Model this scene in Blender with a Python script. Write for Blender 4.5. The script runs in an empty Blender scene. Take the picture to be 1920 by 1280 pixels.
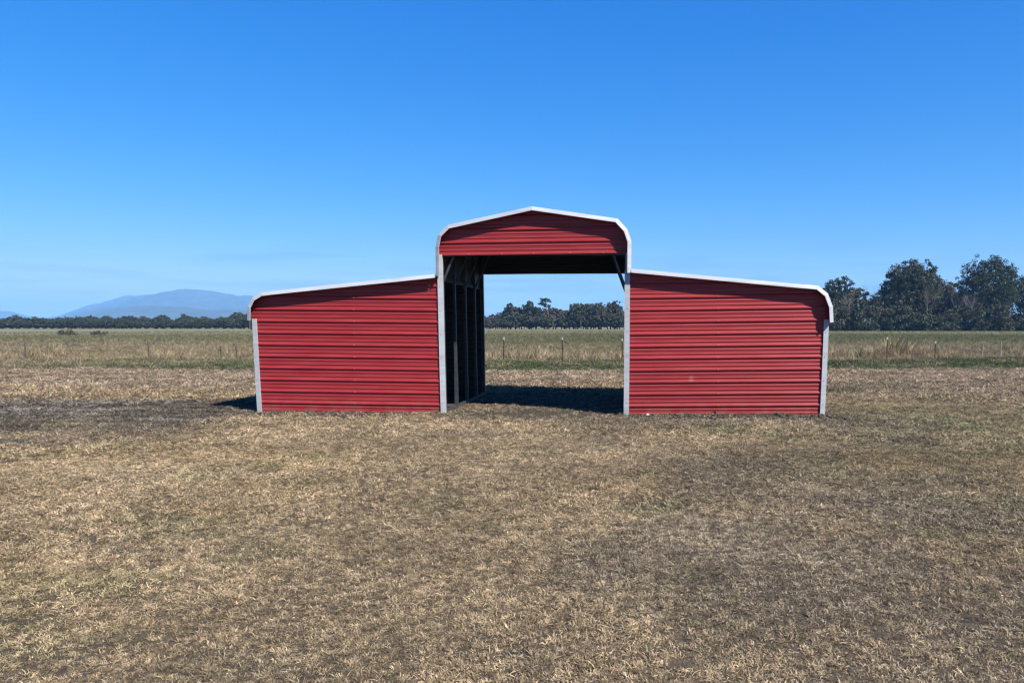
import bpy, math, random
import numpy as np
from mathutils import Vector, Matrix, Euler

R = math.radians
S = bpy.context.scene
COL = S.collection

# ------------------------------------------------------------------ camera
cam_d = bpy.data.cameras.new('camera')
cam = bpy.data.objects.new('camera', cam_d)
COL.objects.link(cam)
S.camera = cam
CAM = (1.833, -14.656, 1.753)
cam.location = CAM
cam.rotation_euler = (R(90 - 7.615), 0, R(3.55))
cam_d.sensor_width = 36
cam_d.lens = 36 * 1400 / 1920
cam_d.shift_x = -(1088.6 - 960) / 1920
cam_d.shift_y = (796.6 - 640) / 1920
cam_d.clip_start = 0.05
cam_d.clip_end = 60000

# ------------------------------------------------------------------ sky, sun, exposure
SUN = Vector((0.80, -0.62, 1.0)).normalized()          # direction towards the sun
world = bpy.data.worlds.new('World')
S.world = world
world.use_nodes = True
nt = world.node_tree
for n in list(nt.nodes):
    nt.nodes.remove(n)
def wn(t, **k):
    n = nt.nodes.new(t)
    for a, b in k.items():
        setattr(n, a, b)
    return n
sky = wn('ShaderNodeTexSky', sky_type='NISHITA')
sky.sun_disc = False
sky.sun_elevation = math.asin(SUN.z)
sky.sun_rotation = math.atan2(SUN.x, SUN.y)
sky.altitude = 0
sky.air_density = 1.0
sky.dust_density = 0.25
sky.ozone_density = 3.0
hsv = wn('ShaderNodeHueSaturation')
hsv.inputs['Saturation'].default_value = 1.45
# faint low wisps of cloud, all round the horizon
tc = wn('ShaderNodeTexCoord')
mp = wn('ShaderNodeMapping')
mp.inputs['Scale'].default_value = (5.0, 5.0, 70.0)
noi = wn('ShaderNodeTexNoise')
noi.inputs['Scale'].default_value = 1.3
noi.inputs['Detail'].default_value = 4
rmp = wn('ShaderNodeMapRange')
rmp.inputs['From Min'].default_value = 0.47
rmp.inputs['From Max'].default_value = 0.70
sep = wn('ShaderNodeSeparateXYZ')
win = wn('ShaderNodeMapRange', interpolation_type='SMOOTHSTEP')
win.inputs['From Min'].default_value = 0.13
win.inputs['From Max'].default_value = 0.05
mul = wn('ShaderNodeMath', operation='MULTIPLY')
mul2 = wn('ShaderNodeMath', operation='MULTIPLY')
mul2.inputs[1].default_value = 0.9
mixc = wn('ShaderNodeMix', data_type='RGBA', blend_type='MULTIPLY')
mixc.inputs[7].default_value = (0.72, 0.76, 0.84, 1)
bg = wn('ShaderNodeBackground')
bg.inputs['Strength'].default_value = 0.05
out = wn('ShaderNodeOutputWorld')
L = nt.links.new
L(sky.outputs[0], hsv.inputs['Color'])
# clear cold-weather sky: one colour grade for the whole dome
srgb = wn('ShaderNodeSeparateColor'); crgb = wn('ShaderNodeCombineColor')
L(hsv.outputs[0], srgb.inputs[0])
for ch, (gain, gam) in enumerate(((0.66, 1.14), (1.36, 0.795), (3.5, 0.5))):
    pw = wn('ShaderNodeMath', operation='POWER'); pw.inputs[1].default_value = gam
    gn = wn('ShaderNodeMath', operation='MULTIPLY'); gn.inputs[1].default_value = gain
    L(srgb.outputs[ch], pw.inputs[0]); L(pw.outputs[0], gn.inputs[0]); L(gn.outputs[0], crgb.inputs[ch])
L(tc.outputs['Generated'], mp.inputs[0]); L(mp.outputs[0], noi.inputs['Vector'])
L(noi.outputs[0], rmp.inputs['Value'])
L(tc.outputs['Generated'], sep.inputs[0]); L(sep.outputs[2], win.inputs['Value'])
L(rmp.outputs[0], mul.inputs[0]); L(win.outputs[0], mul.inputs[1])
L(mul.outputs[0], mul2.inputs[0]); L(mul2.outputs[0], mixc.inputs[0])
L(crgb.outputs[0], mixc.inputs[6]); L(mixc.outputs[2], bg.inputs['Color'])
L(bg.outputs[0], out.inputs[0])

sun_d = bpy.data.lights.new('sun', 'SUN')
sun_d.energy = 5.0
sun_d.angle = R(0.5)
sun_d.color = (1.0, 0.95, 0.88)
sun = bpy.data.objects.new('sun', sun_d)
COL.objects.link(sun)
sun.rotation_euler = SUN.to_track_quat('Z', 'Y').to_euler()
sun.location = (30, -12, 25)

S.view_settings.view_transform = 'Standard'
S.view_settings.look = 'None'
S.view_settings.gamma = 1
S.view_settings.exposure = 1.1
S.view_settings.use_curve_mapping = False
S.render.engine = 'CYCLES'
S.cycles.use_denoising = True
S.cycles.denoising_input_passes = 'RGB_ALBEDO_NORMAL'
S.cycles.max_bounces = 6
S.cycles.volume_bounces = 1
S.cycles.transparent_max_bounces = 8
S.cycles.pixel_filter_type = 'BLACKMAN_HARRIS'
S.cycles.filter_width = 1.3

# ------------------------------------------------------------------ helpers
def mesh_obj(name, verts, faces, mats, parent=None, smooth=False, fmat=None):
    me = bpy.data.meshes.new(name)
    me.from_pydata([tuple(v) for v in verts], [], [tuple(f) for f in faces])
    for m in (mats if isinstance(mats, (list, tuple)) else [mats]):
        me.materials.append(m)
    if smooth:
        me.polygons.foreach_set('use_smooth', [True] * len(me.polygons))
    if fmat is not None:
        me.polygons.foreach_set('material_index', fmat)
    me.update()
    o = bpy.data.objects.new(name, me)
    COL.objects.link(o)
    if parent:
        o.parent = parent
    return o

def empty(name, loc=(0, 0, 0), rz=0):
    o = bpy.data.objects.new(name, None)
    COL.objects.link(o)
    o.location = loc
    o.rotation_euler = (0, 0, rz)
    o.empty_display_size = 0.3
    return o

def tag(o, label=None, cat=None, group=None, kind=None):
    if label: o['label'] = label
    if cat: o['category'] = cat
    if group: o['group'] = group
    if kind: o['kind'] = kind
    return o

def copy_tree(o, parent=None):
    c = o.copy()
    COL.objects.link(c)
    c.parent = parent
    for ch in list(o.children):
        copy_tree(ch, c)
    return c

def box(V, F, lo, hi):
    b = len(V)
    x0, y0, z0 = lo; x1, y1, z1 = hi
    V += [(x0,y0,z0),(x1,y0,z0),(x1,y1,z0),(x0,y1,z0),(x0,y0,z1),(x1,y0,z1),(x1,y1,z1),(x0,y1,z1)]
    F += [(b,b+3,b+2,b+1),(b+4,b+5,b+6,b+7),(b,b+1,b+5,b+4),(b+1,b+2,b+6,b+5),(b+2,b+3,b+7,b+6),(b+3,b,b+4,b+7)]

def bar(V, F, a, b_, w, d=None):
    """square bar from a to b"""
    a = Vector(a); b_ = Vector(b_)
    d = d or w
    t = (b_ - a).normalized()
    u = Vector((0, 1, 0))
    if abs(t.dot(u)) > 0.9: u = Vector((1, 0, 0))
    s = t.cross(u).normalized(); u = s.cross(t).normalized()
    n = len(V)
    for p in (a, b_):
        for i, j in ((-1,-1),(1,-1),(1,1),(-1,1)):
            V.append(tuple(p + s * (i*w/2) + u * (j*d/2)))
    F += [(n+3,n+2,n+1,n),(n+4,n+5,n+6,n+7)]
    for i in range(4):
        j = (i+1) % 4
        F.append((n+i, n+j, n+4+j, n+4+i))

def tube(V, F, pts, rads, k=5):
    base = len(V)
    n = len(pts)
    for i, p in enumerate(pts):
        p = Vector(p)
        t = (Vector(pts[min(i+1, n-1)]) - Vector(pts[max(i-1, 0)])).normalized()
        u = Vector((1, 0, 0)) if abs(t.x) < 0.8 else Vector((0, 1, 0))
        s = t.cross(u).normalized(); u = s.cross(t)
        for q in range(k):
            a = 2*math.pi*q/k
            V.append(tuple(p + (s*math.cos(a) + u*math.sin(a)) * rads[i]))
    for i in range(n-1):
        for q in range(k):
            r = (q+1) % k
            F.append((base+i*k+q, base+i*k+r, base+(i+1)*k+r, base+(i+1)*k+q))
    F.append(tuple(base+(n-1)*k+q for q in range(k)))

# numpy value noise
def _h(ix, iy, s):
    v = np.sin(ix*127.1 + iy*311.7 + s*74.7) * 43758.5453
    return v - np.floor(v)
def vnoise(x, y, s=0):
    x = np.asarray(x, float); y = np.asarray(y, float)
    ix = np.floor(x); iy = np.floor(y)
    fx = x-ix; fy = y-iy
    fx = fx*fx*(3-2*fx); fy = fy*fy*(3-2*fy)
    a = _h(ix, iy, s); b = _h(ix+1, iy, s); c = _h(ix, iy+1, s); d = _h(ix+1, iy+1, s)
    return (a*(1-fx)+b*fx)*(1-fy) + (c*(1-fx)+d*fx)*fy
def fbm(x, y, s=0, o=4):
    t = 0; a = 0.5; w = 0
    for i in range(o):
        t = t + a*vnoise(x*2**i, y*2**i, s+i*13); w += a; a *= 0.5
    return t/w
def sstep(a, b, x):
    t = np.clip((x-a)/(b-a), 0, 1)
    return t*t*(3-2*t)

# ------------------------------------------------------------------ materials
def mat(name):
    m = bpy.data.materials.new(name)
    m.use_nodes = True
    t = m.node_tree
    p = t.nodes['Principled BSDF']
    return m, t, p
def nd(t, typ, **k):
    n = t.nodes.new(typ)
    for a, b in k.items():
        setattr(n, a, b)
    return n
def ramp(t, stops):
    r = nd(t, 'ShaderNodeValToRGB')
    e = r.color_ramp.elements
    while len(e) < len(stops): e.new(0.5)
    for i, (p, c) in enumerate(stops):
        e[i].position = p; e[i].color = (*c, 1)
    return r

def metal_paint(name, col, dirt, rough=0.42, spec=0.5, streak=0.12, dirt_top=0.35, scuff=None, metallic=0.0):
    m, t, p = mat(name)
    lk = t.links.new
    tcn = nd(t, 'ShaderNodeTexCoord')
    mpn = nd(t, 'ShaderNodeMapping'); mpn.inputs['Scale'].default_value = (0.9, 0.9, 9)
    lk(tcn.outputs['Object'], mpn.inputs[0])
    n1 = nd(t, 'ShaderNodeTexNoise'); n1.inputs['Scale'].default_value = 1.6; n1.inputs['Detail'].default_value = 6
    lk(mpn.outputs[0], n1.inputs['Vector'])
    dark = tuple(c*(1-streak) for c in col); lite = tuple(min(1, c*(1+streak*0.8)+0.01) for c in col)
    r1 = ramp(t, [(0.3, dark), (0.7, lite)])
    lk(n1.outputs[0], r1.inputs[0])
    # splashed dirt near the ground, ragged
    sp = nd(t, 'ShaderNodeSeparateXYZ'); lk(tcn.outputs['Object'], sp.inputs[0])
    n2 = nd(t, 'ShaderNodeTexNoise'); n2.inputs['Scale'].default_value = 5; n2.inputs['Detail'].default_value = 7
    lk(tcn.outputs['Object'], n2.inputs['Vector'])
    mr = nd(t, 'ShaderNodeMapRange'); mr.inputs['From Min'].default_value = dirt_top; mr.inputs['From Max'].default_value = 0.0
    mr.inputs['To Min'].default_value = 0.0; mr.inputs['To Max'].default_value = 0.55
    lk(sp.outputs[2], mr.inputs['Value'])
    mm = nd(t, 'ShaderNodeMath', operation='MULTIPLY'); lk(mr.outputs[0], mm.inputs[0])
    mr2 = nd(t, 'ShaderNodeMapRange'); mr2.inputs['From Min'].default_value = 0.42; mr2.inputs['From Max'].default_value = 0.68
    lk(n2.outputs[0], mr2.inputs['Value']); lk(mr2.outputs[0], mm.inputs[1])
    mx = nd(t, 'ShaderNodeMix', data_type='RGBA'); mx.inputs[7].default_value = (*dirt, 1)
    lk(mm.outputs[0], mx.inputs[0]); lk(r1.outputs[0], mx.inputs[6])
    # fine dust
    n3 = nd(t, 'ShaderNodeTexNoise'); n3.inputs['Scale'].default_value = 38; n3.inputs['Detail'].default_value = 4
    lk(tcn.outputs['Object'], n3.inputs['Vector'])
    mr3 = nd(t, 'ShaderNodeMapRange'); mr3.inputs['From Min'].default_value = 0.5; mr3.inputs['From Max'].default_value = 0.8
    mr3.inputs['To Max'].default_value = 0.10
    lk(n3.outputs[0], mr3.inputs['Value'])
    mx2 = nd(t, 'ShaderNodeMix', data_type='RGBA'); mx2.inputs[7].default_value = (*dirt, 1)
    lk(mr3.outputs[0], mx2.inputs[0]); lk(mx.outputs[2], mx2.inputs[6])
    oi = nd(t, 'ShaderNodeObjectInfo')
    mr5 = nd(t, 'ShaderNodeMapRange'); mr5.inputs['To Min'].default_value = 0.91; mr5.inputs['To Max'].default_value = 1.07
    lk(oi.outputs['Random'], mr5.inputs['Value'])
    mx5 = nd(t, 'ShaderNodeVectorMath', operation='SCALE'); lk(mx2.outputs[2], mx5.inputs[0]); lk(mr5.outputs[0], mx5.inputs['Scale'])
    last = mx5.outputs[0]
    if scuff:
        vm = nd(t, 'ShaderNodeVectorMath', operation='DISTANCE'); vm.inputs[1].default_value = scuff
        lk(tcn.outputs['Object'], vm.inputs[0])
        a = nd(t, 'ShaderNodeMapRange'); a.inputs['From Min'].default_value = 0.075; a.inputs['From Max'].default_value = 0.02
        lk(vm.outputs['Value'], a.inputs['Value'])
        n4 = nd(t, 'ShaderNodeTexNoise'); n4.inputs['Scale'].default_value = 55; lk(tcn.outputs['Object'], n4.inputs['Vector'])
        b = nd(t, 'ShaderNodeMapRange'); b.inputs['From Min'].default_value = 0.48; b.inputs['From Max'].default_value = 0.6; b.inputs['To Max'].default_value = 0.28
        lk(n4.outputs[0], b.inputs['Value'])
        c = nd(t, 'ShaderNodeMath', operation='MULTIPLY'); lk(a.outputs[0], c.inputs[0]); lk(b.outputs[0], c.inputs[1])
        mx3 = nd(t, 'ShaderNodeMix', data_type='RGBA'); mx3.inputs[7].default_value = (0.6, 0.5, 0.46, 1)
        lk(c.outputs[0], mx3.inputs[0]); lk(last, mx3.inputs[6]); last = mx3.outputs[2]
    lk(last, p.inputs['Base Color'])
    rr = nd(t, 'ShaderNodeMapRange'); rr.inputs['To Min'].default_value = rough-0.03; rr.inputs['To Max'].default_value = rough+0.05
    lk(n1.outputs[0], rr.inputs['Value']); lk(rr.outputs[0], p.inputs['Roughness'])
    p.inputs['Specular IOR Level'].default_value = spec
    p.inputs['Metallic'].default_value = metallic
    return m

M_RED = metal_paint('red_painted_steel', (0.212, 0.0120, 0.0142), (0.20, 0.085, 0.06), 0.40, 0.4, streak=0.07, scuff=(3.09, 0.0, 0.72))
M_BACK = metal_paint('grey_steel_backing', (0.035, 0.038, 0.044), (0.04, 0.038, 0.035), 0.55, 0.3)
M_WHITE = metal_paint('white_painted_steel', (0.335, 0.345, 0.365), (0.26, 0.235, 0.20), 0.40, 0.4, streak=0.12)
M_ROOF = metal_paint('white_roof_steel', (0.38, 0.39, 0.41), (0.4, 0.37, 0.33), 0.4, 0.5, streak=0.06)
M_GALV = metal_paint('galvanised_steel', (0.040, 0.047, 0.058), (0.10, 0.085, 0.07), 0.45, 0.5, streak=0.2, metallic=0.35)
M_SCREW = metal_paint('screw_heads', (0.5, 0.5, 0.52), (0.3, 0.28, 0.25), 0.35, 0.6, metallic=0.6)
M_RSCREW = metal_paint('red_screw_heads', (0.40, 0.15, 0.15), (0.3, 0.28, 0.25), 0.35, 0.6)

def simple(name, c1, c2, scale, rough=0.85, bump=0.0, coord='Object', stretch=(1,1,1)):
    m, t, p = mat(name)
    lk = t.links.new
    tcn = nd(t, 'ShaderNodeTexCoord')
    mpn = nd(t, 'ShaderNodeMapping'); mpn.inputs['Scale'].default_value = stretch
    lk(tcn.outputs[coord], mpn.inputs[0])
    n = nd(t, 'ShaderNodeTexNoise'); n.inputs['Scale'].default_value = scale; n.inputs['Detail'].default_value = 6
    lk(mpn.outputs[0], n.inputs['Vector'])
    r = ramp(t, [(0.32, c1), (0.68, c2)])
    lk(n.outputs[0], r.inputs[0]); lk(r.outputs[0], p.inputs['Base Color'])
    p.inputs['Roughness'].default_value = rough
    p.inputs['Specular IOR Level'].default_value = 0.2
    if bump:
        b = nd(t, 'ShaderNodeBump'); b.inputs['Distance'].default_value = bump
        lk(n.outputs[0], b.inputs['Height']); lk(b.outputs[0], p.inputs['Normal'])
    return m

M_BARK = simple('dark_bark', (0.035, 0.03, 0.026), (0.085, 0.075, 0.062), 6, 0.95, 0.02, stretch=(1,1,0.25))
M_PALEBARK = simple('pale_bark', (0.075, 0.068, 0.060), (0.15, 0.138, 0.122), 5, 0.95, 0.02, stretch=(1,1,0.25))
M_TWIG = simple('grey_twigs', (0.10, 0.085, 0.08), (0.20, 0.18, 0.165), 4, 0.95)
M_POST = simple('dark_green_post_paint', (0.018, 0.022, 0.018), (0.04, 0.042, 0.034), 9, 0.7)
M_WOODPOST = simple('weathered_wood_post', (0.05, 0.042, 0.034), (0.11, 0.095, 0.08), 12, 0.9, 0.01, stretch=(1,1,0.2))
M_PALEPOST = simple('pale_fibreglass_post', (0.20, 0.19, 0.165), (0.30, 0.285, 0.25), 8, 0.6)
M_POSTTIP = simple('white_post_tip', (0.36, 0.35, 0.30), (0.46, 0.44, 0.38), 8, 0.6)
M_WIRE = simple('rusty_wire', (0.09, 0.06, 0.045), (0.18, 0.14, 0.11), 30, 0.7)
M_CLOD = simple('dark_soil_clods', (0.028, 0.023, 0.019), (0.10, 0.082, 0.066), 14, 1.0, 0.01)
M_STONE = simple('white_stone', (0.34, 0.32, 0.28), (0.5, 0.47, 0.43), 14, 0.9, 0.004)
M_MOUNT = simple('forested_slope', (0.028, 0.036, 0.02), (0.075, 0.07, 0.045), 0.012, 1.0)

def attr_mat(name, attr, scale, lo, hi, rough=0.95, trans=0.0, inst=None, bump=0.0):
    m, t, p = mat(name)
    lk = t.links.new
    a = nd(t, 'ShaderNodeAttribute'); a.attribute_name = attr
    last = a.outputs['Color']
    if inst:
        b = nd(t, 'ShaderNodeAttribute', attribute_type='INSTANCER'); b.attribute_name = inst
        x = nd(t, 'ShaderNodeMix', data_type='RGBA', blend_type='MULTIPLY'); x.inputs[0].default_value = 1
        lk(last, x.inputs[6]); lk(b.outputs['Color'], x.inputs[7]); last = x.outputs[2]
    if scale:
        tcn = nd(t, 'ShaderNodeTexCoord')
        n = nd(t, 'ShaderNodeTexNoise'); n.inputs['Scale'].default_value = scale; n.inputs['Detail'].default_value = 8
        n.inputs['Roughness'].default_value = 0.7
        lk(tcn.outputs['Object'], n.inputs['Vector'])
        r = ramp(t, [(0.35, (lo,)*3), (0.65, (hi,)*3)])
        lk(n.outputs[0], r.inputs[0])
        x = nd(t, 'ShaderNodeMix', data_type='RGBA', blend_type='MULTIPLY'); x.inputs[0].default_value = 1
        lk(last, x.inputs[6]); lk(r.outputs[0], x.inputs[7]); last = x.outputs[2]
        if bump:
            bn = nd(t, 'ShaderNodeBump'); bn.inputs['Distance'].default_value = bump
            lk(n.outputs[0], bn.inputs['Height']); lk(bn.outputs[0], p.inputs['Normal'])
    lk(last, p.inputs['Base Color'])
    p.inputs['Roughness'].default_value = rough
    p.inputs['Specular IOR Level'].default_value = 0.12
    if trans:
        o = t.nodes['Material Output']
        tr = nd(t, 'ShaderNodeBsdfTranslucent'); lk(last, tr.inputs[0])
        ms = nd(t, 'ShaderNodeMixShader'); ms.inputs[0].default_value = trans
        lk(p.outputs[0], ms.inputs[1]); lk(tr.outputs[0], ms.inputs[2]); lk(ms.outputs[0], o.inputs[0])
    return m
M_GROUND = attr_mat('field_ground', 'albedo', 22.0, 0.55, 1.35, 1.0, bump=0.012)
M_GRASS = attr_mat('grass_blades', 'blade', 0, 1, 1, 0.8, 0.22, inst='tint')
M_LEAF = attr_mat('tree_leaves', 'leaf', 0, 1, 1, 0.75, 0.15)

# ------------------------------------------------------------------ ground fields
FENCE = [(-60, 19.0), (-40, 19.4), (-27, 19.6), (-21.7, 21.0), (-18.15, 21.2), (-17.4, 21.2), (-4.04, 20.75),
         (-1.23, 20.9), (1.6, 21.1), (12.8, 22.5), (14.4, 22.5), (17.1, 23.6), (20.5, 25.9), (21.8, 26.8), (34, 33), (70, 52)]
FX = np.array([p[0] for p in FENCE]); FY = np.array([p[1] for p in FENCE])
def fence_y(x): return np.interp(x, FX, FY)

def soil_shade_mask(x, y):
    """bare trodden earth: mud left of the barn, round its foot, and odd bare spots"""
    n = fbm(x*0.35, y*1.3, 3, 5)
    n2 = fbm(x*1.3, y*2.4, 8, 4)
    left = sstep(-4.6, -6.0, x) * sstep(3.2, 1.2, y - 0.03*(x+6)) * sstep(-4.6, -2.0, y + 0.12*(x+6)) * (1 - 0.35*sstep(-11, -15, x))
    left = left * sstep(0.30, 0.62, n + 0.12)
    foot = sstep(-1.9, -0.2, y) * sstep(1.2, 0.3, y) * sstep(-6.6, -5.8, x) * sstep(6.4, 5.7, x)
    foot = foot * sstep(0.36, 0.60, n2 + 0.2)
    inside = sstep(0.7, 1.7, y + 0.3*x)*sstep(4.4, 4.1, y)*sstep(-5.8, -5.6, x)*sstep(5.8, 5.6, x)  # floor soil darkened only where the barn's shadow falls, front edge slanted with it
    rut = np.exp(-((y + 4.1 - 0.10*(x+8))/0.30)**2) * sstep(-5.6, -7.5, x) * sstep(0.34, 0.55, n2)
    spots = sstep(0.76, 0.86, fbm(x*0.8, y*1.1, 21, 4)) * 0.7
    fur = np.exp(-((y - fence_y(x) - 5.0)/0.7)**2) * sstep(15.5, 17.5, x) * sstep(0.3, 0.55, fbm(x*0.5, y*1.5, 5, 3)) 
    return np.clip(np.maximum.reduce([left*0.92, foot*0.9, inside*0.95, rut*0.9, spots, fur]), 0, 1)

def gz(x, y):
    x = np.asarray(x, float); y = np.asarray(y, float)
    d = np.hypot(x-1.8, y+14.6)
    near = sstep(260, 60, d)
    z = (fbm(x*0.22, y*0.22, 40, 3) - 0.5) * 0.09 * near
    z = z + (fbm(x*1.6, y*1.6, 44, 3) - 0.5) * 0.035 * sstep(60, 25, d)
    # level pad under the barn
    pad = sstep(-1.6, -0.2, y)*sstep(6.2, 4.6, y)*sstep(-7.4, -5.9, x)*sstep(7.4, 5.9, x)
    z = z*(1-pad) - 0.004*pad
    # soil banked up against the walls
    wl = sstep(1.80, 1.95, abs(x))*sstep(6.1, 5.7, abs(x))
    z = z + wl*np.exp(-((y + 0.10)/0.16)**2)*(0.005 + 0.10*np.clip(fbm(x*1.7, y*0.2, 47, 4) - 0.36, 0, 1))
    # ditch bank behind the fence on the right, mounds of the field edge
    z = z + 0.34*np.exp(-((y - fence_y(x) - 5.4)/1.1)**2) * sstep(14.5, 18, x) * (0.5+fbm(x*0.7, y*0.7, 51, 3))
    # ruts left of the barn
    s = soil_shade_mask(x, y)
    z = z + (fbm(x*0.5, y*3.2, 60, 4) - 0.5) * 0.13 * s * sstep(-5.7, -6.6, x)*near
    return z

TAN = np.array((0.322, 0.250, 0.156)); PINK = np.array((0.315, 0.242, 0.168)); STRAW = np.array((0.33, 0.262, 0.162))
GREEN = np.array((0.078, 0.100, 0.045)); CROP = np.array((0.120, 0.128, 0.060)); GREY = np.array((0.175, 0.150, 0.112))
SOIL = np.array((0.050, 0.041, 0.033)); GOLD = np.array((0.33, 0.248, 0.142))

def lerp(a, b, t):
    return a*(1-t[..., None]) + b*t[..., None]

def plant_colour(x, y):
    """colour of what grows at x, y"""
    n = fbm(x*0.25, y*0.4, 1, 4); n2 = fbm(x*0.9, y*1.2, 2, 4); n3 = fbm(x*0.12, y*0.16, 9, 3)
    c = np.ones(x.shape+(3,)) * TAN
    c = lerp(c, GOLD, sstep(0.50, 0.72, n)*0.75)
    c = lerp(c, GREY, sstep(0.50, 0.70, fbm(x*0.33+7, y*0.33, 4, 4))*0.6)
    c = lerp(c, PINK, sstep(1, 8, y)*0.8)
    # more green in the lawn towards the right
    gr = sstep(2.0, 8.0, x + 0.25*y + 3.0*(n2-0.5))*sstep(8, -2, y)*0.30 + sstep(0.6, 0.76, n2)*0.3
    c = lerp(c, GREEN*1.25, np.clip(gr, 0, 1)*sstep(13, 6, y))
    fy = fence_y(x)
    t = y - fy
    # green strip this side of the fence
    g = sstep(-7.8, -6.2, t + 2.2*(n2-0.5)) * sstep(0.4, -0.6, t + 1.2*(n2-0.5))
    leftfade = 0.45 + 0.55*sstep(-30, -12, x)
    c = lerp(c, GREEN*1.05, g*(0.55+0.45*sstep(0.35, 0.6, n2))*leftfade)
    # dry weeds along and beyond the fence, then the green crop
    c = lerp(c, STRAW, sstep(-0.3, 0.6, t)*0.85)
    mix = sstep(8, 46, t + 26*(n3-0.5) + 9*(n2-0.5) - 14*sstep(-14, -32, x))
    c = lerp(c, CROP*1.1, mix*(0.72 + 0.2*sstep(-14, 4, x)))
    c = lerp(c, GREEN*1.2, sstep(0.55, 0.7, n2)*sstep(1, 4, t)*0.5)
    mud = soil_shade_mask(x, y)*sstep(-5.2, -6.4, x)
    c = lerp(c, np.array((0.078, 0.071, 0.062)), mud*0.9)
    c = lerp(c, np.array((0.27, 0.24, 0.20)), mud*sstep(0.60, 0.72, fbm(x*0.45, y*4.0, 33, 4))*0.9)
    far = sstep(60, 200, t)
    c = lerp(c, np.array((0.185, 0.175, 0.095)), far*0.8)
    return c

def ground_colour(x, y):
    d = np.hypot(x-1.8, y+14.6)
    s = soil_shade_mask(x, y)
    c = plant_colour(x, y)
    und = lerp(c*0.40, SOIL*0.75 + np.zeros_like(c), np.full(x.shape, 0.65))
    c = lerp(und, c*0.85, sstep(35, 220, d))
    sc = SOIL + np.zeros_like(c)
    grey = sstep(-5.5, -7.5, x)
    sc = lerp(sc, np.array((0.070, 0.064, 0.056)), grey)
    streak = sstep(0.60, 0.74, fbm(x*0.45, y*4.0, 33, 4))*grey
    sc = lerp(sc, np.array((0.22, 0.195, 0.16)), streak*0.85)
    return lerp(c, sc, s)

def build_ground():
    def axis(c, dense, step, far):
        a = [0.0]; s = step
        while a[-1] < far:
            if a[-1] > dense: s *= 1.09
            a.append(a[-1]+s)
        a = np.array(a)
        return np.concatenate([c-a[:0:-1], c+a])
    X = axis(0.0, 22, 0.16, 20000); Y = axis(2.0, 27, 0.16, 20000)
    gx, gy = np.meshgrid(X, Y)
    x = gx.ravel(); y = gy.ravel()
    z = gz(x, y)
    nx, ny = len(X), len(Y)
    me = bpy.data.meshes.new('ground')
    me.vertices.add(nx*ny)
    me.vertices.foreach_set('co', np.stack([x, y, z], 1).astype(np.float32).ravel())
    i = np.arange(nx*ny).reshape(ny, nx)
    q = np.stack([i[:-1, :-1], i[:-1, 1:], i[1:, 1:], i[1:, :-1]], -1).reshape(-1, 4)
    me.loops.add(q.size); me.loops.foreach_set('vertex_index', q.ravel().astype(np.int32))
    me.polygons.add(len(q)); me.polygons.foreach_set('loop_start', np.arange(0, q.size, 4, dtype=np.int32))
    me.polygons.foreach_set('use_smooth', np.ones(len(q), bool))
    me.update(calc_edges=True)
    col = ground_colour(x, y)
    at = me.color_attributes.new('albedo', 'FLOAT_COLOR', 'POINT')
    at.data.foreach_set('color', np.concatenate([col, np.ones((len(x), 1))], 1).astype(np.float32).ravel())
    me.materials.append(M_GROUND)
    o = bpy.data.objects.new('ground', me); COL.objects.link(o)
    tag(o, 'dry tan grassland running flat to the treeline', 'ground', kind='structure')
build_ground()

# ------------------------------------------------------------------ mountains far to the left
def mountain(name, prof, Yd, depth, seed, label):
    # prof: (lateral X, height) along the crest
    px = np.array([p[0] for p in prof], float); pz = np.array([p[1] for p in prof], float); py_ = np.array([p[2] for p in prof], float)
    o_ = np.argsort(px); px, pz, py_ = px[o_], pz[o_], py_[o_]
    X = np.linspace(px[0], px[-1], 170); T = np.linspace(-1, 1, 36)
    V = []
    for t in T:
        fall = (1 - abs(t)**1.4)
        h = np.interp(X, px, pz)
        k = 0.72 + 0.56*fbm(X*0.004, np.full_like(X, t*depth*0.004), seed, 4)
        zz = h*fall*(1 + (k-1)*min(1, abs(t)*3)) - 12
        yc = np.interp(X, px, py_)
        for xx, z, yy in zip(X, zz, yc):
            V.append((xx, yy + t*depth, z))
    F = []
    n = len(X)
    for j in range(len(T)-1):
        for i in range(n-1):
            F.append((j*n+i, j*n+i+1, (j+1)*n+i+1, (j+1)*n+i))
    o = mesh_obj(name, V, F, M_MOUNT, smooth=True)
    tag(o, label, 'mountain', kind='structure')
def pxh(x, y, Yd):
    # lateral position and height at distance Yd of a skyline point of the photograph
    u = (x-1088.6)/1400; up = -(y-796.6)/1400
    c, s = math.cos(R(7.615)), math.sin(R(7.615))
    yf = c+up*s; z = -s+up*c
    c, s = math.cos(R(3.55)), math.sin(R(3.55))
    dx = u*c-yf*s; dy = u*s+yf*c
    t = (Yd-CAM[1])/dy
    return CAM[0]+dx*t, CAM[2]+z*t + 12
sky1 = [(150, 606), (190, 600), (216, 588), (236, 568), (256, 556), (300, 551), (335, 549.5), (348, 545), (365, 543),
        (392, 545), (410, 548.5), (428, 555), (448, 555.5), (466, 553.5), (500, 560), (560, 572), (650, 590), (760, 604)]
mountain('mountain', [pxh(a, b, 6600 + 2500*min(1, max(0, (360-a)/150)))+(6600 + 2500*min(1, max(0, (360-a)/150)),) for a, b in sky1], 6600, 1500, 71, 'long blue mountain on the left horizon')
sky2 = [(-340, 603), (-60, 600), (-8, 583), (14, 583), (40, 594), (110, 596), (160, 586), (208, 576), (290, 573), (345, 576), (400, 581), (450, 580), (520, 588), (640, 603)]
mountain('foothills', [pxh(a, b, 4300 + 2500*min(1, max(0, (300-a)/160)))+(4300 + 2500*min(1, max(0, (300-a)/160)),) for a, b in sky2], 4300, 700, 77, 'low hazy foothill ridge in front of the mountain')

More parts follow.
